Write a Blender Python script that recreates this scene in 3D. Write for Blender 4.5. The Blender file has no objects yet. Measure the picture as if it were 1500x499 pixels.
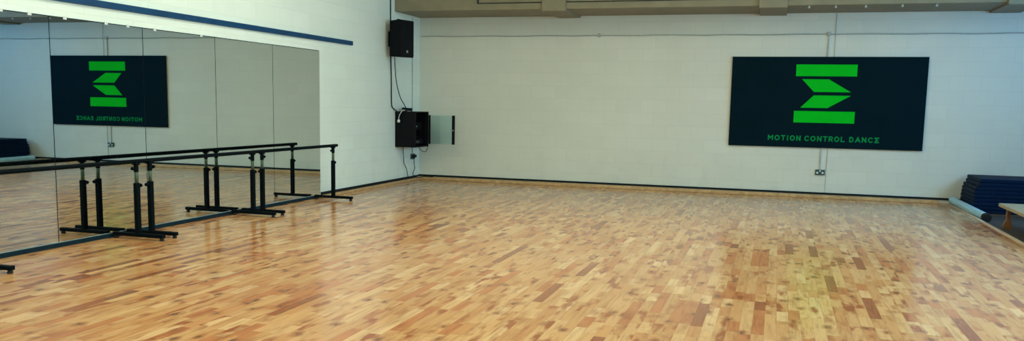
import bpy, bmesh, math, random
from mathutils import Vector, Matrix
scene = bpy.context.scene
PI = math.pi

# ------------------------------------------------------------------ camera
YAW, PITCH, ROLL = -0.29964, -0.123346, 0.019172
fwd = Vector((math.sin(YAW)*math.cos(PITCH), math.cos(YAW)*math.cos(PITCH), math.sin(PITCH)))
rt = Vector((math.cos(YAW), -math.sin(YAW), 0)); up = rt.cross(fwd)
rt2 = math.cos(ROLL)*rt + math.sin(ROLL)*up
up2 = -math.sin(ROLL)*rt + math.cos(ROLL)*up
cam_data = bpy.data.cameras.new('camera'); cam = bpy.data.objects.new('camera', cam_data)
scene.collection.objects.link(cam)
cam_data.sensor_fit = 'HORIZONTAL'; cam_data.sensor_width = 36; cam_data.lens = 29.93
cam_data.shift_y = 0.0391
R = Matrix((rt2, up2, -fwd)).transposed().to_4x4()
cam.matrix_world = Matrix.Translation((6.490, -14.956, 1.426)) @ R
scene.camera = cam

# ------------------------------------------------------------------ world and colour management
w = bpy.data.worlds.new('world'); scene.world = w; w.use_nodes = True
w.node_tree.nodes['Background'].inputs[0].default_value = (0.45, 0.6, 0.8, 1)
w.node_tree.nodes['Background'].inputs[1].default_value = 0.3
vs = scene.view_settings
vs.view_transform = 'Standard'; vs.look = 'None'; vs.exposure = 0.74; vs.gamma = 1; vs.use_curve_mapping = False

# ------------------------------------------------------------------ lights of the room
def area(name, loc, rot, sx, sy, power, col):
    l = bpy.data.lights.new(name, 'AREA'); l.shape = 'RECTANGLE'; l.size = sx; l.size_y = sy
    l.energy = power; l.color = col
    o = bpy.data.objects.new(name, l); scene.collection.objects.link(o)
    o.location = loc; o.rotation_euler = rot
    return o
ROOM_X, ROOM_Y, ROOM_Z = 11.6, -21.0, 4.3
# daylight through the three windows of the right-hand wall
WINDOWS = [(-15.5, -12.0), (-10.5, -7.0), (-4.6, -1.6)]
WIN_Z = (1.5, 3.5)
WCOL = [(0.70, 1.0, 0.92), (0.66, 0.98, 0.94), (0.06, 0.45, 1.0)]
WPOW = [150, 185, 78]
for (y0, y1), c, p in zip(WINDOWS, WCOL, WPOW):
    area('window_daylight', (ROOM_X + 0.12, (y0+y1)/2, sum(WIN_Z)/2), (0, PI/2, 0), WIN_Z[1]-WIN_Z[0]-.1, y1-y0-.1, p, c)
LAMP_E = 22
LAMP_C = (0.94, 0.97, 0.75)

# ------------------------------------------------------------------ helpers
def new_obj(name, bm, mat, parent=None, smooth=False, bevel=0.0, seg=2):
    me = bpy.data.meshes.new(name)
    bmesh.ops.recalc_face_normals(bm, faces=bm.faces[:])
    bm.to_mesh(me); bm.free()
    o = bpy.data.objects.new(name, me); scene.collection.objects.link(o)
    me.materials.append(mat)
    if smooth:
        for p in me.polygons: p.use_smooth = True
    if bevel:
        m = o.modifiers.new('bevel', 'BEVEL'); m.width = bevel; m.segments = seg
        m.limit_method = 'ANGLE'; m.angle_limit = math.radians(35)
    if parent: o.parent = parent
    return o
def box(bm, x0, x1, y0, y1, z0, z1):
    v = [bm.verts.new(p) for p in ((x0,y0,z0),(x1,y0,z0),(x1,y1,z0),(x0,y1,z0),(x0,y0,z1),(x1,y0,z1),(x1,y1,z1),(x0,y1,z1))]
    for f in ((0,3,2,1),(4,5,6,7),(0,1,5,4),(1,2,6,5),(2,3,7,6),(3,0,4,7)): bm.faces.new([v[i] for i in f])
    return v
def B(*a):
    bm = bmesh.new(); box(bm, *a); return bm
def tube(bm, pts, r, n=10, cap=True):
    pts = [Vector(p) for p in pts]; rings = []
    prev = None
    for i, p in enumerate(pts):
        if i == 0: d = pts[1]-p
        elif i == len(pts)-1: d = p-pts[i-1]
        else: d = (pts[i+1]-p).normalized() + (p-pts[i-1]).normalized()
        d.normalize()
        if prev is None:
            a = d.orthogonal().normalized()
        else:
            a = (prev - d*prev.dot(d)).normalized()
        prev = a; b = d.cross(a)
        rr = r[i] if isinstance(r, (list, tuple)) else r
        rings.append([bm.verts.new(p + rr*(math.cos(2*PI*k/n)*a + math.sin(2*PI*k/n)*b)) for k in range(n)])
    for i in range(len(rings)-1):
        for k in range(n):
            bm.faces.new((rings[i][k], rings[i][(k+1)%n], rings[i+1][(k+1)%n], rings[i+1][k]))
    if cap:
        bm.faces.new(rings[0][::-1]); bm.faces.new(rings[-1])
def T(pts, r, n=10):
    bm = bmesh.new(); tube(bm, pts, r, n); return bm
def prism(bm, poly, y0, y1):
    """polygon in x,z extruded along y"""
    a = [bm.verts.new((x, y0, z)) for x, z in poly]; b = [bm.verts.new((x, y1, z)) for x, z in poly]
    n = len(poly)
    bm.faces.new(a); bm.faces.new(b[::-1])
    for i in range(n): bm.faces.new((a[i], b[i], b[(i+1)%n], a[(i+1)%n]))
def spline(pts, n=8):
    """Catmull-Rom through points"""
    P = [Vector(p) for p in pts]; P = [2*P[0]-P[1]] + P + [2*P[-1]-P[-2]]; out = []
    for i in range(1, len(P)-2):
        for k in range(n):
            t = k/n; a, b, c, d = P[i-1:i+3]
            out.append(0.5*((2*b)+(c-a)*t+(2*a-5*b+4*c-d)*t*t+(3*b-a-3*c+d)*t**3))
    out.append(P[-2]); return out
def tag(o, label, cat, group=None, kind=None):
    o['label'] = label; o['category'] = cat
    if group: o['group'] = group
    if kind: o['kind'] = kind
    return o
def thing(name, label, cat, loc=(0,0,0), group=None, rz=0):
    o = bpy.data.objects.new(name, None); scene.collection.objects.link(o)
    o.empty_display_size = .1
    o.location = loc; o.rotation_euler = (0,0,rz)
    return tag(o, label, cat, group)
def struct(name, bm, mat, label=None, bevel=0, cat=None):
    o = new_obj(name, bm, mat, bevel=bevel); o['kind'] = 'structure'
    if label: o['label'] = label
    if cat: o['category'] = cat
    return o
def copy_tree(src, loc):
    r = src.copy(); scene.collection.objects.link(r); r.location = loc
    for ch in list(src.children):
        c = ch.copy(); scene.collection.objects.link(c); c.parent = r
        for g in ch.children:
            d = g.copy(); scene.collection.objects.link(d); d.parent = c
    return r

# ------------------------------------------------------------------ materials
class NT:
    def __init__(s, name):
        s.m = bpy.data.materials.new(name); s.m.use_nodes = True
        s.t = s.m.node_tree; s.p = s.t.nodes['Principled BSDF']
    def n(s, kind, **kw):
        nd = s.t.nodes.new(kind)
        for k, v in kw.items(): setattr(nd, k, v)
        return nd
    def l(s, a, b): s.t.links.new(a, b)
    def val(s, sock, v):
        if hasattr(v, 'is_output') or isinstance(v, bpy.types.NodeSocket): s.l(v, sock)
        else: sock.default_value = v
    def math(s, op, a, b=0.0, c=0.0):
        nd = s.n('ShaderNodeMath', operation=op)
        s.val(nd.inputs[0], a); s.val(nd.inputs[1], b)
        if op in ('MULTIPLY_ADD', 'COMPARE', 'SMOOTH_MIN'): s.val(nd.inputs[2], c)
        return nd.outputs[0]
    def mix(s, f, a, b, blend='MIX'):
        nd = s.n('ShaderNodeMix', data_type='RGBA', blend_type=blend)
        s.val(nd.inputs[0], f); s.val(nd.inputs[6], a); s.val(nd.inputs[7], b)
        return nd.outputs[2]
    def ramp(s, f, stops, interp='LINEAR'):
        nd = s.n('ShaderNodeValToRGB'); cr = nd.color_ramp; cr.interpolation = interp
        while len(cr.elements) < len(stops): cr.elements.new(.5)
        for e, (p, c) in zip(cr.elements, stops): e.position = p; e.color = tuple(c) + (1,)
        s.val(nd.inputs[0], f); return nd.outputs[0]
    def noise(s, vec, scale, detail=3, rough=.5):
        nd = s.n('ShaderNodeTexNoise'); nd.inputs['Scale'].default_value = scale
        nd.inputs['Detail'].default_value = detail; nd.inputs['Roughness'].default_value = rough
        s.l(vec, nd.inputs['Vector']); return nd.outputs['Fac']
    def comb(s, x, y, z=0.0):
        nd = s.n('ShaderNodeCombineXYZ')
        for i, v in enumerate((x, y, z)): s.val(nd.inputs[i], v)
        return nd.outputs[0]
    def pos(s):
        g = s.n('ShaderNodeTexCoord'); sp = s.n('ShaderNodeSeparateXYZ'); s.l(g.outputs['Object'], sp.inputs[0])
        return g.outputs['Object'], sp.outputs[0], sp.outputs[1], sp.outputs[2]
    def bump(s, h, strength=.3, dist=.005):
        b = s.n('ShaderNodeBump'); b.inputs['Strength'].default_value = strength; b.inputs['Distance'].default_value = dist
        s.l(h, b.inputs['Height']); s.l(b.outputs[0], s.p.inputs['Normal'])
def c(*a): return tuple(a) + (1,)
def plain(name, col, rough=.5, metal=0.0, nscale=30, namt=.12, bump=0.0, spec=.5):
    t = NT(name); v, x, y, z = t.pos()
    n = t.noise(v, nscale, 3)
    k = t.ramp(n, [(.3, [q*(1-namt) for q in col]), (.7, [min(1, q*(1+namt)) for q in col])])
    t.l(k, t.p.inputs['Base Color'])
    t.p.inputs['Roughness'].default_value = rough; t.p.inputs['Metallic'].default_value = metal
    t.p.inputs['Specular IOR Level'].default_value = spec
    if bump: t.bump(n, bump, .003)
    return t.m

def block_wall(name, axis, col):
    """painted blockwork: courses of 0.215 m, blocks 0.44 m"""
    t = NT(name); v, x, y, z = t.pos()
    u = x if axis == 'x' else y
    br = t.n('ShaderNodeTexBrick'); br.offset = .5
    t.l(t.comb(u, z), br.inputs['Vector'])
    br.inputs['Scale'].default_value = 1; br.inputs['Brick Width'].default_value = .44; br.inputs['Row Height'].default_value = .222
    br.inputs['Mortar Size'].default_value = .007; br.inputs['Mortar Smooth'].default_value = .6; br.inputs['Bias'].default_value = 0
    br.inputs['Color1'].default_value = c(1,1,1); br.inputs['Color2'].default_value = c(.965,.965,.965); br.inputs['Mortar'].default_value = c(.935,.935,.935)
    big = t.noise(v, .55, 4, .6); fine = t.noise(v, 26, 4, .6); mid = t.noise(v, 3.5, 5, .65)
    base = t.ramp(big, [(.3, col[0]), (.7, col[1])])
    # scuffs and worn paint low on the wall
    low = t.math('SUBTRACT', 1.0, t.math('DIVIDE', z, 1.3)); low.node.use_clamp = True
    sc = t.ramp(mid, [(.52, (0,0,0)), (.72, (1,1,1))])
    f = t.math('MULTIPLY', t.math('MULTIPLY', low, sc), .16)
    base = t.mix(f, base, c(.33,.33,.32))
    colr = t.mix(1.0, base, br.outputs['Color'], 'MULTIPLY')
    t.l(colr, t.p.inputs['Base Color'])
    t.p.inputs['Roughness'].default_value = .55
    t.p.inputs['Specular IOR Level'].default_value = .35
    h = t.math('ADD', t.math('MULTIPLY', br.outputs['Fac'], -1.0), t.math('MULTIPLY', fine, .35))
    t.bump(h, .2, .004)
    return t.m

def maple_floor():
    t = NT('maple_strip_floor'); v, x, y, z = t.pos()
    W, L = 0.078, 0.42
    row = t.math('FLOOR', t.math('DIVIDE', x, W))
    wn = t.n('ShaderNodeTexWhiteNoise', noise_dimensions='1D'); t.l(row, wn.inputs['W'])
    yy = t.math('ADD', t.math('DIVIDE', y, L), t.math('MULTIPLY', wn.outputs['Value'], 17.3))
    # uneven stave lengths
    yy = t.math('ADD', yy, t.math('MULTIPLY', t.math('SINE', t.math('MULTIPLY', yy, 2.1)), .33))
    st = t.math('FLOOR', yy)
    w2 = t.n('ShaderNodeTexWhiteNoise', noise_dimensions='2D'); t.l(t.comb(row, st), w2.inputs['Vector'])
    r1 = w2.outputs['Value']; sep = t.n('ShaderNodeSeparateColor'); t.l(w2.outputs['Color'], sep.inputs[0])
    base = t.ramp(r1, [(0, (.65,.345,.135)), (.26, (.58,.262,.092)), (.40, (.69,.395,.165)), (.56,(.53,.190,.058)), (.68,(.61,.305,.112)), (.84,(.75,.465,.220)), (.93,(.32,.090,.024)), (.96,(.61,.29,.10))], 'CONSTANT')
    # grain: long streaks along each stave, shifted per stave
    off = t.math('MULTIPLY', sep.outputs[0], 40.0)
    gv = t.comb(t.math('MULTIPLY', t.math('ADD', x, off), 34.0), t.math('MULTIPLY', t.math('ADD', y, off), 2.6), off)
    g = t.noise(gv, 1.0, 4, .6)
    grain = t.ramp(g, [(.28, (.62,.50,.40)), (.5, (1,1,1)), (.75, (1.12,1.12,1.12))])
    colr = t.mix(.75, base, grain, 'MULTIPLY')
    # heartwood patches
    hv = t.comb(t.math('MULTIPLY', t.math('ADD', x, off), 12.0), t.math('MULTIPLY', t.math('ADD', y, off), 3.4), off)
    hn = t.noise(hv, 1.0, 2, .45)
    hf = t.ramp(hn, [(.50, (0,0,0)), (.68, (1,1,1))])
    colr = t.mix(t.math('MULTIPLY', hf, t.math('MULTIPLY', sep.outputs[1], 1.4)), colr, c(.33,.080,.014))
    # knots
    kv = t.comb(t.math('MULTIPLY', x, 8.0), t.math('MULTIPLY', y, 5.0), 0.0)
    vo = t.n('ShaderNodeTexVoronoi'); vo.inputs['Scale'].default_value = 1.0; t.l(kv, vo.inputs['Vector'])
    vs_ = t.n('ShaderNodeSeparateColor'); t.l(vo.outputs['Color'], vs_.inputs[0])
    kn = t.noise(t.comb(t.math('MULTIPLY', x, 22.0), t.math('MULTIPLY', y, 9.0)), 1.0, 3, .6)
    kd = t.math('ADD', vo.outputs['Distance'], t.math('MULTIPLY', t.math('SUBTRACT', kn, .5), .75))
    on = t.math('GREATER_THAN', vs_.outputs[0], .66)
    halo = t.math('MULTIPLY', t.ramp(kd, [(.14, (1,1,1)), (.44, (0,0,0))]), on)
    colr = t.mix(t.math('MULTIPLY', halo, .75), colr, c(.34,.11,.030))
    core = t.math('MULTIPLY', t.ramp(kd, [(.02, (1,1,1)), (.22, (0,0,0))]), on)
    colr = t.mix(t.math('MULTIPLY', core, .8), colr, c(.13,.038,.010))
    # traffic wear, broad
    big = t.noise(v, .35, 3, .5)
    colr = t.mix(t.math('MULTIPLY', t.ramp(big, [(.35,(0,0,0)),(.75,(1,1,1))]), .22), colr, c(.70,.46,.27))
    # seams
    fx = t.math('FRACT', t.math('DIVIDE', x, W)); fy = t.math('FRACT', yy)
    sx = t.math('MAXIMUM', t.math('GREATER_THAN', t.math('ABSOLUTE', t.math('SUBTRACT', fx, .5)), .485), t.math('GREATER_THAN', t.math('ABSOLUTE', t.math('SUBTRACT', fy, .5)), .494))
    colr = t.mix(t.math('MULTIPLY', sx, .35), colr, c(.2,.09,.035))
    t.l(colr, t.p.inputs['Base Color'])
    rn = t.noise(v, 1.7, 4, .6)
    rg = t.math('MULTIPLY_ADD', rn, .12, .14)
    t.l(rg, t.p.inputs['Roughness'])
    t.p.inputs['Specular IOR Level'].default_value = .5
    t.p.inputs['Coat Weight'].default_value = .15; t.p.inputs['Coat Roughness'].default_value = .13
    wob = t.noise(t.comb(t.math('MULTIPLY', x, 5.0), y), 2.0, 2)
    hh = t.math('ADD', t.math('MULTIPLY', wob, 1.0), t.math('MULTIPLY', sep.outputs[2], .35))
    t.bump(hh, .08, .004)
    return t.m

M = {}
M['wall_left'] = block_wall('white_painted_blockwork_left', 'y', ((.68,.77,.725), (.75,.835,.785)))
M['wall_back'] = block_wall('white_painted_blockwork_back', 'x', ((.64,.655,.585), (.70,.72,.65)))
M['wall_plain'] = plain('painted_wall', (.66,.68,.64), .6, nscale=4, namt=.04)
M['ceiling'] = plain('painted_ceiling', (.60,.59,.54), .7, nscale=3, namt=.04)
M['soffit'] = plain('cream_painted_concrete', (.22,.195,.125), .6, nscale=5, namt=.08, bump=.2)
M['floor'] = maple_floor()
M['side_floor'] = plain('dark_concrete_floor', (.055,.045,.04), .6, nscale=9, namt=.3, bump=.2)
M['batten'] = plain('varnished_batten_wood', (.50,.32,.15), .35, nscale=12, namt=.22)
M['pale_wood'] = plain('pale_edge_wood', (.62,.50,.36), .4, nscale=14, namt=.12)
M['black_trim'] = plain('black_skirting_strip', (.003,.009,.014), .55, nscale=20, namt=.2, spec=.15)
M['blue_trim'] = plain('dark_blue_rubber_trim', (.004,.018,.028), .6, nscale=20, namt=.2, spec=.12)
M['blue_paint'] = plain('navy_blue_gloss_paint', (.004,.045,.125), .45, nscale=9, namt=.15, spec=.25)
M['barre'] = plain('satin_black_steel', (.002,.005,.007), .6, .0, nscale=40, namt=.2, spec=.04)
M['inner'] = plain('dull_green_grey_steel', (.055,.095,.055), .45, .3, nscale=40, namt=.1)
M['rubber'] = plain('black_rubber', (.005,.006,.007), .8, nscale=60, namt=.2)
M['speaker'] = plain('black_textured_cabinet', (.003,.0035,.006), .7, nscale=120, namt=.3, bump=.2, spec=.12)
M['rack'] = plain('black_powder_coated_steel', (.0025,.003,.005), .55, nscale=80, namt=.2, spec=.14)
M['badge'] = plain('silver_badge', (.35,.42,.45), .3, .7, nscale=60, namt=.1)
M['plastic_white'] = plain('white_plastic', (.62,.66,.64), .4, nscale=30, namt=.04)
M['conduit'] = plain('painted_conduit', (.40,.42,.39), .5, nscale=30, namt=.12)
M['conduit_grey'] = plain('grey_conduit', (.42,.47,.48), .45, nscale=30, namt=.12)
M['steel_socket'] = plain('dark_metal_socket_plate', (.035,.085,.10), .35, .4, nscale=30, namt=.1)
M['cable'] = plain('black_cable', (.004,.012,.014), .6, nscale=60, namt=.2, spec=.2)
M['sign'] = plain('dark_navy_sign_face', (.0010,.0115,.0185), .65, nscale=3, namt=.08, spec=.04)
M['green'] = plain('bright_green_print', (.001,.50,.015), .7, nscale=3, namt=.03, spec=.05)
M['text_green'] = plain('green_lettering_print', (.004,.26,.065), .7, nscale=3, namt=.03, spec=.05)
M['mat'] = plain('navy_vinyl_mat', (.0006,.011,.040), .6, nscale=25, namt=.18, bump=.15, spec=.08)
M['roll'] = plain('pale_blue_vinyl_roll', (.34,.62,.78), .4, nscale=12, namt=.06)
M['bench'] = plain('worn_pale_bench_wood', (.40,.33,.20), .45, nscale=14, namt=.15)
M['bench_leg'] = plain('brown_bench_wood', (.22,.10,.035), .5, nscale=14, namt=.2)
M['bag'] = plain('charcoal_bag_fabric', (.03,.03,.035), .85, nscale=60, namt=.2, bump=.3)
def mirror_mat():
    t = NT('mirror_glass'); v, x, y, z = t.pos()
    t.l(t.ramp(t.noise(v, .8, 2), [(.3, (.63,.70,.70)), (.7, (.66,.73,.72))]), t.p.inputs['Base Color'])
    t.p.inputs['Metallic'].default_value = 1; t.p.inputs['Roughness'].default_value = .006
    return t.m
M['mirror'] = mirror_mat()
def glass_mat():
    t = NT('tinted_door_glass')
    t.p.inputs['Base Color'].default_value = c(.62,.80,.80)
    t.p.inputs['Roughness'].default_value = .02; t.p.inputs['IOR'].default_value = 1.45
    t.p.inputs['Transmission Weight'].default_value = 1.0
    return t.m
M['glass'] = glass_mat()
def emit(name, col, s):
    t = NT(name); t.p.inputs['Emission Color'].default_value = c(*col); t.p.inputs['Emission Strength'].default_value = s
    t.p.inputs['Base Color'].default_value = c(.8,.8,.8); return t.m
M['lamp'] = emit('lit_fluorescent_diffuser', LAMP_C, LAMP_E)

# ------------------------------------------------------------------ the room
EDGE = 9.17
struct('floor', B(0, EDGE, ROOM_Y, 0, -.12, 0), M['floor'], 'glossy maple strip floor of short staves')
struct('floor_right', B(EDGE, ROOM_X, ROOM_Y, 0, -.14, -.03), M['side_floor'], 'dark concrete floor beside the wooden floor')
struct('wall_left', B(-.2, 0, ROOM_Y, .2, -.14, ROOM_Z), M['wall_left'], 'white painted blockwork wall with the mirrors')
struct('wall_back', B(0, ROOM_X+.2, 0, .2, -.14, ROOM_Z), M['wall_back'], 'white painted blockwork wall with the sign')
struct('wall_front', B(-.2, ROOM_X+.2, ROOM_Y-.2, ROOM_Y, -.14, ROOM_Z), M['wall_plain'])
struct('ceiling', B(-.2, ROOM_X+.2, ROOM_Y-.2, .2, ROOM_Z, ROOM_Z+.2), M['ceiling'])
bm = bmesh.new()
box(bm, ROOM_X, ROOM_X+.2, ROOM_Y, 0, -.14, WIN_Z[0]); box(bm, ROOM_X, ROOM_X+.2, ROOM_Y, 0, WIN_Z[1], ROOM_Z)
ys = [ROOM_Y] + [q for a in WINDOWS for q in a] + [0]
for i in range(0, len(ys), 2): box(bm, ROOM_X, ROOM_X+.2, ys[i], ys[i+1], *WIN_Z)
struct('wall_right', bm, M['wall_plain'])
for i, (a, b) in enumerate(WINDOWS):
    bm = bmesh.new(); X0, X1 = ROOM_X+.03, ROOM_X+.08; z0, z1 = WIN_Z
    box(bm, X0, X1, a, a+.06, z0, z1); box(bm, X0, X1, b-.06, b, z0, z1)
    box(bm, X0, X1, a+.06, b-.06, z0, z0+.06); box(bm, X0, X1, a+.06, b-.06, z1-.06, z1)
    box(bm, X0, X1, (a+b)/2-.025, (a+b)/2+.025, z0+.06, z1-.06)
    struct('window_%d' % (i+1), bm, M['plastic_white'])

# boxed concrete beam (soffit) along the head of the back wall, with the ends of the cross beams under it
SY = -1.10
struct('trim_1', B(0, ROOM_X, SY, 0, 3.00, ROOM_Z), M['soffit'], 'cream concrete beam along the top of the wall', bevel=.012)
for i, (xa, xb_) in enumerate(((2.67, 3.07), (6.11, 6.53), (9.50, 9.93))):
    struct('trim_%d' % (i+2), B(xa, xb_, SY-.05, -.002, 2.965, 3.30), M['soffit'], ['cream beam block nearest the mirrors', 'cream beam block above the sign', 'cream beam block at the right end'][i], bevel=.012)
# skirtings
struct('baseboard_back', B(0.0, 8.97, -.17, 0, 0, .052), M['batten'], 'varnished wooden batten along the back wall', bevel=.008)
struct('baseboard_left', B(0, .075, -3.66, -.17, 0, .036), M['batten'], 'varnished wooden batten along the left wall', bevel=.006)
struct('trim_5', B(0.0, ROOM_X, -.022, 0, .053, .084), M['black_trim'], 'thin black skirting strip along the back wall')
struct('trim_6', B(0, .022, -3.68, -.022, .037, .076), M['black_trim'], 'thin black skirting strip along the left wall')
struct('trim_7', B(0, .028, -10.4, -3.68, 0, .040), M['blue_trim'], 'dark blue strip along the foot of the mirrors')
struct('trim_8', B(EDGE-.03, EDGE+.015, -14, -.03, -.03, .008), M['pale_wood'], 'pale wooden edge strip of the dance floor')

# ------------------------------------------------------------------ ceiling lamps (above the frame)
proto = None
LAMPS = [(2.2,-6.0),(2.2,-9.2),(2.2,-12.4),(2.2,-15.6),(4.3,-4.8),(4.3,-8.4),(4.3,-12.0),(7.0,-4.8)]  # unseen; left-row lamp furthest from the back wall added to brighten the near floor
for (x, y) in LAMPS:
    if proto is None:
        proto = thing('fluorescent_light', 'long fluorescent ceiling light in the row nearest the mirrors, close to the back wall', 'light', (x, y, ROOM_Z-.11), 'fluorescent ceiling lights')
        new_obj('housing', B(-.14,.14,-.8,.8,.03,.109), M['plastic_white'], proto, bevel=.01)
        new_obj('diffuser', B(-.11,.11,-.77,.77,-.01,.029), M['lamp'], proto, bevel=.01)
    else:
        lt = copy_tree(proto, (x, y, ROOM_Z-.11))
        lt['label'] = 'long fluorescent ceiling light in the row %s, %s' % ({2.2:'nearest the mirrors',4.3:'next to the middle',7.0:'nearest the windows'}[x], 'close to the back wall' if y > -7 else 'halfway down the room' if y > -11 else 'towards the near end' if y > -14 else 'furthest from the back wall, added to brighten the near floor')

# ------------------------------------------------------------------ mirrors
MW = 1.22; MY = -3.704; MZ0, MZ1 = .047, 2.155
mlab = ['tall wall mirror panel nearest the speakers', 'tall wall mirror panel, second from the speakers',
        'tall wall mirror panel, middle one of five, reflecting the edge of the sign',
        'tall wall mirror panel reflecting most of the green logo sign', 'tall wall mirror panel at the left edge, reflecting the blue mats']
for i in range(5):
    m = thing('wall_mirror', mlab[i], 'mirror', (0, MY - MW*(i+.5), MZ0), 'wall mirror panels')
    hw = MW/2
    new_obj('backing', B(.0005,.006,-hw+.001,hw-.001,0,MZ1-MZ0+.009), M['black_trim'], m)
    e = .0045
    new_obj('glass', B(.006,.012,-hw+e,hw-(e if i else .001),.001,MZ1-MZ0), M['mirror'], m)
    if i >= 2:
        for cy in ((-.42, .1, .40) if i > 2 else (-.42, .36)):
            new_obj('clip', B(.006,.017,cy-.02,cy+.02,MZ1-MZ0-.012,MZ1-MZ0+.016), M['plastic_white'], m, bevel=.002)

# navy batten on the wall above the mirrors
tag(new_obj('wall_rail', B(.0005,.030,-12.0,-2.69,2.306,2.372), M['blue_paint'], bevel=.004),
    'long navy blue painted rail on the left wall above the mirrors', 'rail')

# ------------------------------------------------------------------ portable ballet barres
RZ = .792; PL = 1.79
def make_barre(label):
    t = thing('ballet_barre', label, 'barre', (0,0,0), 'portable ballet barres')
    new_obj('rail', T([(0,-PL-.082,RZ),(0,-PL-.078,RZ),(0,.114,RZ),(0,.118,RZ)], [.017,.021,.021,.017], 16), M['barre'], t, smooth=True, bevel=0)
    for yy, s in ((0, 1), (-PL, -1)):
        # outer upright, square tube
        new_obj('upright', B(-.024,.024,yy-.024,yy+.024,.062,.575), M['barre'], t, bevel=.005)
        new_obj('inner_post', T([(0,yy,.57),(0,yy,.70)], .019, 14), M['inner'], t, smooth=True)
        bm = bmesh.new(); tube(bm, [(0,yy,.685),(0,yy,.775)], .023, 14); box(bm, -.026,.026,yy-.03,yy+.03,.757,.783)
        br = new_obj('bracket', bm, M['barre'], t, bevel=.003)
        bm = bmesh.new()
        tube(bm, [(0,yy-s*.022,.722),(0,yy-s*.04,.722)], .007, 8); tube(bm, [(0,yy-s*.04,.722),(0,yy-s*.062,.722)], [.019,.016], 8)
        new_obj('knob', bm, M['barre'], br)
        bm = bmesh.new()
        tube(bm, [(0,yy+s*.022,.545),(0,yy+s*.044,.545)], .007, 8); tube(bm, [(0,yy+s*.044,.545),(0,yy+s*.066,.545)], [.020,.017], 8)
        new_obj('knob', bm, M['barre'], t)
        ft = new_obj('foot_bar', B(-.30,.31,yy-.026,yy+.026,.028,.064), M['barre'], t, bevel=.005)
        for xx in (-.272, .282):
            new_obj('foot_pad', T([(xx,yy,0),(xx,yy,.006),(xx,yy,.028)], [.020,.023,.018], 14), M['rubber'], ft)
    return t
YA = -3.925; BX = .349
bl = ['black portable ballet barre nearest the speakers', 'black portable ballet barre in the middle of the row by the mirrors', 'black portable ballet barre at the left edge of the photo']
b0 = make_barre(bl[0]); b0.location = (BX, YA, 0)
for k in (1, 2):
    b = copy_tree(b0, (BX, YA - k*(PL+.204), 0)); b['label'] = bl[k]
    b.rotation_euler = (0, 0, (-.004, .004)[k-1])

# ------------------------------------------------------------------ upper speaker
sp = thing('wall_speaker', 'black wall speaker high in the corner above the equipment cabinet', 'speaker', (.10, -1.57, 2.195), None, math.radians(-15))
# local: +x out of the wall, +y along the wall; trapezoid plan, wider at the front
def trapz(x0, x1, ya0, ya1, yb0, yb1, z0, z1, slope=0):
    bm = bmesh.new()
    v = [bm.verts.new(p) for p in ((x0,ya0,z0+slope),(x1,yb0,z0),(x1,yb1,z0),(x0,ya1,z0+slope),(x0,ya0,z1-slope),(x1,yb0,z1),(x1,yb1,z1),(x0,ya1,z1-slope))]
    for f in ((0,3,2,1),(4,5,6,7),(0,1,5,4),(1,2,6,5),(2,3,7,6),(3,0,4,7)): bm.faces.new([v[i] for i in f])
    return bm
new_obj('cabinet', trapz(0,.25, .03,.35, 0,.38, 0,.62, .012), M['speaker'], sp, bevel=.014, seg=3)
bm = bmesh.new(); box(bm, .25,.262,.018,.362,.02,.60)
gr = new_obj('grille', bm, M['rack'], sp, bevel=.005)
new_obj('badge', B(.262,.266,.165,.205,.075,.115), M['badge'], gr, bevel=.001)
bm = bmesh.new(); box(bm, -.085,.0,.16,.21,.24,.38); box(bm, -.10+.003,-.08,.11,.26,.18,.44)
new_obj('bracket', bm, M['rack'], sp, bevel=.004)
bm = bmesh.new(); tube(bm, spline([(.07,.13,.605),(.075,.15,.635),(.075,.23,.635),(.07,.25,.605)],5), .008, 8)
new_obj('handle', bm, M['rack'], sp)

# ------------------------------------------------------------------ equipment cabinet with glass door
cb = thing('equipment_cabinet', 'black wall cabinet in the corner with its glass door standing open', 'cabinet', (0, -1.08, .645))
D, Wd, H, th = .40, .58, .63, .018
bm = bmesh.new()
box(bm, .001,.02, 0,Wd, 0,H)                 # back
box(bm, .02,D, 0,th, 0,H); box(bm, .02,D, Wd-th,Wd, 0,H)
box(bm, .02,D, th,Wd-th, 0,th); box(bm, .02,D, th,Wd-th, H-th,H)
new_obj('body', bm, M['rack'], cb, bevel=.003)
for y in (.035, Wd-.055): new_obj('rack_rail', B(D-.05,D-.045,y,y+.02,.03,H-.03), M['speaker'], cb)
for k, (z, h, d) in enumerate(((.05,.088,.27),(.142,.044,.2),(.30,.13,.24))):
    a = new_obj('rack_unit', B(.06,.06+d,.06,Wd-.06,z,z+h), M['rack'], cb, bevel=.004)
    for j in range(2): new_obj('knob', T([(.06+d,.16+.09*j,z+h/2),(.075+d,.16+.09*j,z+h/2)], .012, 12), M['badge'], a)
# door on the far edge, swung out along the room
bm = bmesh.new(); x0, x1, z0, z1 = .405, .915, .05, .565; y0, y1 = Wd-.016, Wd
gl = new_obj('glass_door', B(x0+.035,x1-.05,y0+.006,y0+.011,z0,z1), M['glass'], cb)
new_obj('hinge_stile', B(x0,x0+.036,y0,y1,z0-.005,z1+.005), M['rack'], gl, bevel=.003)
st = new_obj('handle_stile', B(x1-.055,x1,y0,y1,z0-.005,z1+.005), M['rack'], gl, bevel=.003)
new_obj('lock', T([(x1-.03,y0,.30),(x1-.03,y0-.012,.30)], .012, 12), M['badge'], gl)
bm = bmesh.new()
cp = []
for k in range(60):
    a = k*.42; cp.append((.15+.075*math.cos(a)+.01*math.sin(3*a), .18+.09*math.sin(a), H+.010+.0008*k+.006*math.sin(a*1.7)))
tube(bm, cp, .009, 6)
tag(new_obj('cable_coil', bm, M['cable']), 'loose coil of black cable on top of the equipment cabinet', 'cable').location = (0,-1.08,.645)

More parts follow.
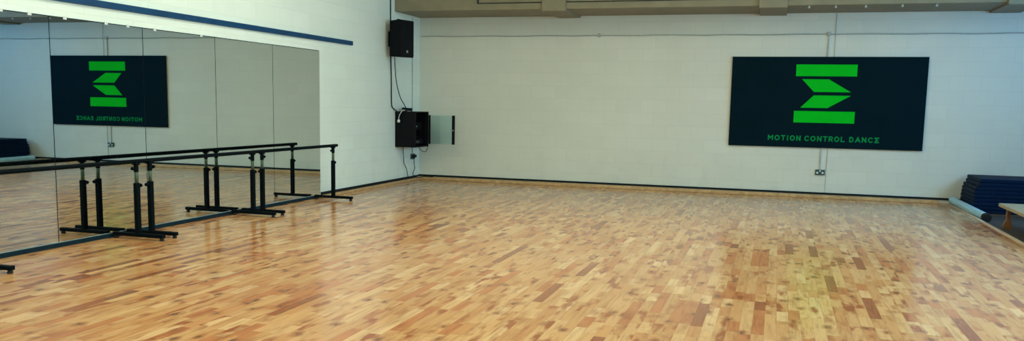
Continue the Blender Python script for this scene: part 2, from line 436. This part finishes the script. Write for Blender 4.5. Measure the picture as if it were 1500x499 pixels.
# white lead and plug hanging down the cabinet's near side
wl = thing('hanging_adapter', 'round white plug on a white lead hanging on the equipment cabinet side', 'plug', (.085,-1.112,1.105))
new_obj('plug', T([(0,0,-.027),(0,0,-.018),(0,0,.018),(0,0,.027)], [.015,.026,.026,.015], 14), M['plastic_white'], wl, smooth=True)
new_obj('lead', T(spline([(0,0,.025),(.012,-.004,.09),(.045,-.002,.15),(.075,.012,.190),(.10,.05,.192)],6), .006, 8), M['plastic_white'], wl)

# black conduit from the beam down the wall, behind the speaker, to the cabinet
bm = bmesh.new(); tube(bm, spline([(.014,-1.30,ROOM_Z-.02),(.014,-1.295,3.1),(.014,-1.29,2.4),(.014,-1.265,1.9),(.014,-1.25,1.42),(.02,-1.20,1.33),(.06,-1.13,1.275),(.08,-1.11,1.22)],6), .010, 8)
tag(new_obj('black_conduit', bm, M['cable']), 'black cable running down the left wall from beam to cabinet', 'cable')
bm = bmesh.new(); tube(bm, spline([(.15,-1.42,2.20),(.13,-1.36,2.05),(.11,-1.26,1.78),(.12,-1.12,1.52),(.16,-1.02,1.38),(.17,-.98,1.297)],6), .008, 8)
tag(new_obj('speaker_cable', bm, M['cable']), 'thin black cable hanging from the speaker to the cabinet', 'cable')
# white vertical conduit with wall socket beneath the cabinet
so = thing('wall_socket', 'dark wall socket with plugs below the equipment cabinet', 'socket', (0,-.335,.44))
new_obj('plate', B(.0005,.03,-.075,.075,-.05,.05), M['steel_socket'], so, bevel=.004)
new_obj('plug', B(.03,.075,-.062,-.012,-.03,.02), M['cable'], so, bevel=.006)
new_obj('plug', B(.03,.07,.018,.062,-.02,.03), M['cable'], so, bevel=.006)
tag(new_obj('conduit', T([(.011,-.36,2.98),(.011,-.335,.492)], .009, 8), M['conduit_grey']), 'thin grey conduit up the left wall above the corner socket', 'conduit')
bm = bmesh.new(); tube(bm, spline([(.06,-.86,.645),(.05,-.84,.56),(.065,-.85,.45),(.05,-.80,.34),(.06,-.72,.24),(.055,-.66,.14),(.05,-.62,.086),(.09,-.58,.05)],6), .007, 8)
tag(new_obj('power_cable', bm, M['cable']), 'wavy black cable hanging left of the corner socket', 'cable')
bm = bmesh.new(); tube(bm, spline([(.055,-.37,.411),(.055,-.36,.32),(.07,-.37,.22),(.05,-.40,.13),(.05,-.36,.088),(.10,-.28,.046),(.2,-.24,.065),(.3,-.21,.06),(.36,-.16,.062)],6), .007, 8)
tag(new_obj('power_cable', bm, M['cable']), 'black cable from the corner socket trailing onto the floor batten', 'cable')
bm = bmesh.new(); tube(bm, spline([(.20,-.52,.645),(.24,-.50,.58),(.30,-.50,.545),(.36,-.50,.56),(.39,-.51,.645)],6), .006, 8)
tag(new_obj('cable_loop', bm, M['cable']), 'short loop of black cable under the right side of the cabinet', 'cable')

# ------------------------------------------------------------------ back wall: conduits, socket, sign
bm = bmesh.new()
random.seed(3)
pts = [(.03 + k*.29, -.013 - .002*random.random(), 2.66 + .005*math.sin(k*1.7) + .004*(random.random()-.5)) for k in range(40)]
tube(bm, pts, .010, 8)
tag(new_obj('conduit', bm, M['conduit']), 'long thin conduit running level across the back wall', 'conduit')
tag(new_obj('junction_box', T([(3.41,-.0005,2.662),(3.41,-.03,2.662),(3.41,-.034,2.662)], [.034,.034,.028], 16), M['conduit']), 'small round junction box on the bare part of the back wall conduit', 'junction box')
tag(new_obj('junction_box', T([(7.20,-.0005,2.662),(7.20,-.03,2.662),(7.20,-.034,2.662)], [.034,.034,.028], 16), M['conduit']), 'small round junction box above the sign', 'junction box')
tag(new_obj('conduit', T([(7.20,-.013,2.63),(7.19,-.013,1.6),(7.185,-.013,.462)], .011, 8), M['conduit_grey']), 'upright conduit passing behind the sign down to its socket', 'conduit')
tag(new_obj('thin_cable', T([(7.30,-.008,2.995),(7.30,-.024,2.665),(7.30,-.008,2.60),(7.285,-.008,.086)], .005, 6), M['conduit_grey']), 'very thin cable dropping from the beam beside the upright conduit', 'cable')
so = thing('wall_socket', 'dark double wall socket below the sign', 'socket', (7.192,0,.418))
new_obj('plate', B(-.074,.074,-.035,-.0005,-.044,.044), M['steel_socket'], so, bevel=.006)
for xx in (-.042, .042):
    new_obj('plug_face', T([(xx,-.035,-.008),(xx,-.040,-.008)], .018, 12), M['plastic_white'], so)
new_obj('switch', B(-.013,.013,-.041,-.035,.012,.034), M['plastic_white'], so, bevel=.002)

sg = thing('wall_sign', 'large dark navy sign with green logo and the words MOTION CONTROL DANCE', 'sign', (7.203,0,.821))
SW, SH = 3.002, 1.478; SX, SZ = 7.203, .821
new_obj('panel', B(-SW/2,SW/2,-.044,-.026,0,SH), M['sign'], sg, bevel=.002)
bm = bmesh.new(); box(bm, -1.3,1.3,-.026,-.0005,.2,.26); box(bm, -1.3,1.3,-.026,-.0005,1.2,1.26)
new_obj('mounting_batten', bm, M['rack'], sg)
bm = bmesh.new()
for poly in ([(6.725,1.985),(7.662,1.985),(7.662,2.174),(6.725,2.174)],
             [(7.019,1.731),(7.588,1.731),(7.240,1.936),(6.825,1.936)],
             [(6.822,1.472),(7.245,1.472),(7.588,1.675),(7.020,1.675)],
             [(6.727,1.229),(7.665,1.229),(7.665,1.418),(6.727,1.418)]):
    prism(bm, [(x-SX, z-SZ) for x, z in poly], -.0475, -.0442)
new_obj('logo', bm, M['green'], sg)
# stroke lettering
def arc(cx, cz, rx, rz, a0, a1, n=10):
    return [(cx+rx*math.cos(math.radians(a0+(a1-a0)*k/n)), cz+rz*math.sin(math.radians(a0+(a1-a0)*k/n))) for k in range(n+1)]
LET = {
 'M': [[(0,0),(0,1)], [(0,.97),(.5,.42),(1,.97)], [(1,1),(1,0)]],
 'O': [arc(.5,.5,.5,.5,0,360,24)],
 'T': [[(0,1),(1,1)], [(.5,1),(.5,0)]],
 'I': [[(.5,0),(.5,1)]],
 'N': [[(0,0),(0,1)], [(0,1),(1,0)], [(1,0),(1,1)]],
 'C': [arc(.55,.5,.55,.5,48,312,18)],
 'R': [[(0,0),(0,1),(.6,1)], arc(.6,.72,.38,.28,90,-90,8)+[(0,.44)], [(.5,.44),(1,0)]],
 'L': [[(0,1),(0,0),(1,0)]],
 'D': [[(0,0),(0,1),(.4,1)]+arc(.4,.5,.6,.5,90,-90,12)+[(0,0)]],
 'A': [[(0,0),(.5,1),(1,0)], [(.2,.32),(.8,.32)]],
 'E': [[(0,1),(1,1)], [(0,0),(1,0)], [(.18,.80),(.72,.5),(.18,.20)], [(.3,.72),(.62,.5),(.3,.28)]],
}
TXT = [('M',6.337,6.420),('O',6.443,6.526),('T',6.546,6.616),('I',6.636,6.666),('O',6.686,6.766),('N',6.788,6.856),
       ('C',6.914,6.990),('O',7.010,7.090),('N',7.114,7.184),('T',7.204,7.274),('R',7.292,7.358),('O',7.376,7.456),('L',7.478,7.540),
       ('D',7.608,7.674),('A',7.696,7.780),('N',7.798,7.868),('C',7.892,7.966),('E',7.986,8.060)]
def stroke(bm, pts, hw, y0, y1):
    """one mitred ribbon along the polyline, closed when it ends where it began"""
    P = [Vector(p) for p in pts]; closed = (P[0]-P[-1]).length < 1e-6
    if closed: P = P[:-1]
    n = len(P); A = []; Bb = []
    for i in range(n):
        dirs = []
        if closed or i > 0: dirs.append((P[i]-P[i-1]).normalized())
        if closed or i < n-1: dirs.append((P[(i+1) % n]-P[i]).normalized())
        ns = [Vector((-d.y, d.x)) for d in dirs]
        m = ns[0] if len(ns) == 1 else (ns[0]+ns[1]).normalized()
        k = hw/max(.45, m.dot(ns[0]))
        q = P[i].copy()
        if not closed and i == 0: q -= dirs[0]*hw*.95
        if not closed and i == n-1: q += dirs[0]*hw*.95
        A.append(q+m*k); Bb.append(q-m*k)
    va = [[bm.verts.new((p.x, y, p.y)) for p in L] for y in (y0, y1) for L in (A, Bb)]
    rng = range(n if closed else n-1)
    for i in rng:
        j = (i+1) % n
        bm.faces.new((va[0][i], va[0][j], va[1][j], va[1][i])); bm.faces.new((va[2][i], va[3][i], va[3][j], va[2][j]))
        bm.faces.new((va[0][i], va[2][i], va[2][j], va[0][j])); bm.faces.new((va[1][i], va[1][j], va[3][j], va[3][i]))
    if not closed:
        for i in (0, n-1): bm.faces.new((va[0][i], va[1][i], va[3][i], va[2][i]))
TH = .080
for ch, xa, xb in TXT:
    hw = .0090; z0 = .926 - SZ + hw; bm = bmesh.new()
    for lv, pl in enumerate(LET[ch]):
        stroke(bm, [(xa+hw+(xb-xa-2*hw)*px - SX, z0 + (TH-2*hw+.008)*pz) for px, pz in pl], hw, -.0465-.0005*lv, -.0442)
    new_obj('letter', bm, M['text_green'], sg)

# dark strip added for a panel recess line on the face of the beam, and fixings under it
bm = bmesh.new(); box(bm, 1.53,6.0,SY-.018,SY-.0005,3.107,3.118); box(bm, 1.53,1.55,SY-.018,SY-.0005,3.120,4.0)
tag(new_obj('beam_strip', bm, M['cable']), 'dark strip added for the panel recess line on the face of the cream beam', 'cable')
hook0 = None
for x in (6.84, 7.22, 7.64, 8.14, 8.60):
    if hook0 is None:
        hook0 = tag(new_obj('ceiling_fixing', T([(0,0,0),(0,0,-.012),(0,0,-.034),(0,0,-.04)], [.014,.014,.021,.012], 12), M['conduit'], smooth=True), 'small white fixing under the beam nearest the block above the sign', 'fixing', 'white fixings under the beam')
        hook0.location = (x, SY+.06, 3.0)
    else:
        o = hook0.copy(); scene.collection.objects.link(o); o.location = (x, SY+.06, 3.0)
        o['label'] = {7.22:'second white fixing under the beam from the block above the sign',7.64:'middle one of the five white fixings under the beam',
                      8.14:'second white fixing under the beam from the right end',8.60:'white fixing under the beam nearest its right end'}[x]

# ------------------------------------------------------------------ stack of gym mats
ML = 1.95; MD = .95; NM = 9; mh = .0535
order = ['topmost of the stack', 'second from the top', 'third from the top', 'fourth from the top', 'middle one of the nine', 'fourth from the bottom', 'third from the bottom', 'second from the bottom', 'lowest of the stack']
xs = [9.36, 9.345, 9.315, 9.30, 9.295, 9.29, 9.285, 9.285, 9.30]
random.seed(5)
for k in range(NM):
    z1 = .485 - k*(mh+.0035); jy = (random.random()-.5)*.03
    t = thing('gym_mat', 'folded navy blue gym mat, ' + order[k], 'mat', (xs[k], -.14-MD+jy, z1-mh), 'navy gym mats stacked against the back wall')
    new_obj('pad', B(0,ML,0,MD,0,mh), M['mat'], t, bevel=.008, seg=3)
    bm = bmesh.new()
    zz = mh/2
    tube(bm, [(.012,-.001,zz),(ML-.012,-.001,zz)], .004, 6); tube(bm, [(-.001,.012,zz),(-.001,MD-.012,zz)], .004, 6)
    new_obj('piping', bm, M['mat'], t)
# the mats lie on a low pallet board
tag(new_obj('pallet_board', B(9.40,11.2,-1.15,-.2,-.029,.485-8*(mh+.0035)-mh-.001), M['bench_leg'], bevel=.004), 'low dark board under the stack of blue mats', 'board')

# vinyl roll
rl = thing('vinyl_roll', 'pale blue vinyl roll lying along the floor edge before the blue mats', 'roll', (9.262,-2.06,.030))
far = Vector((9.175,-.16,.070)) - Vector((9.262,-2.06,.030)); dd = far.normalized()
new_obj('sheet', T([(0,0,0), far], .056, 20), M['roll'], rl, smooth=False)
new_obj('end_cap', T([-dd*.05, -dd*.045, dd*.04], [.050,.0585,.0585], 20), M['rubber'], rl)

# bench
bn = thing('low_bench', 'low pale wooden bench at the right edge of the photo', 'bench', (9.30,-4.9,-.03))
BL, BWd = 2.42, .58; top = .305
bm = bmesh.new()
box(bm, 0,BWd,0,BL,top-.048,top)
new_obj('bench_top', bm, M['bench'], bn, bevel=.014, seg=3)
new_obj('rail', B(.20,.24,.12,BL-.12,top-.13,top-.0485), M['bench_leg'], bn, bevel=.004)
for yy in (.18, BL-.22):
    for xx in (.075, BWd-.075):
        bm = bmesh.new()
        prism(bm, [(xx-.055,0),(xx+.055,0),(xx+.055,.03),(xx+.032,.095),(xx+.022,.10),(xx+.022,top-.049),(xx-.022,top-.049),(xx-.022,.10),(xx-.032,.095),(xx-.055,.03)], yy-.03, yy+.03)
        new_obj('leg', bm, M['bench_leg'], bn, bevel=.003)
bm = bmesh.new()
tube(bm, spline([(9.62,-4.3,.055),(9.60,-4.1,.07),(9.585,-3.7,.072),(9.58,-3.3,.07),(9.58,-3.02,.05)],6), [.03]+[.055]+[.082]*22+[.05], 14)
tag(new_obj('sports_bag', bm, M['bag'], smooth=True), 'dark rolled bag lying under the low bench', 'bag')
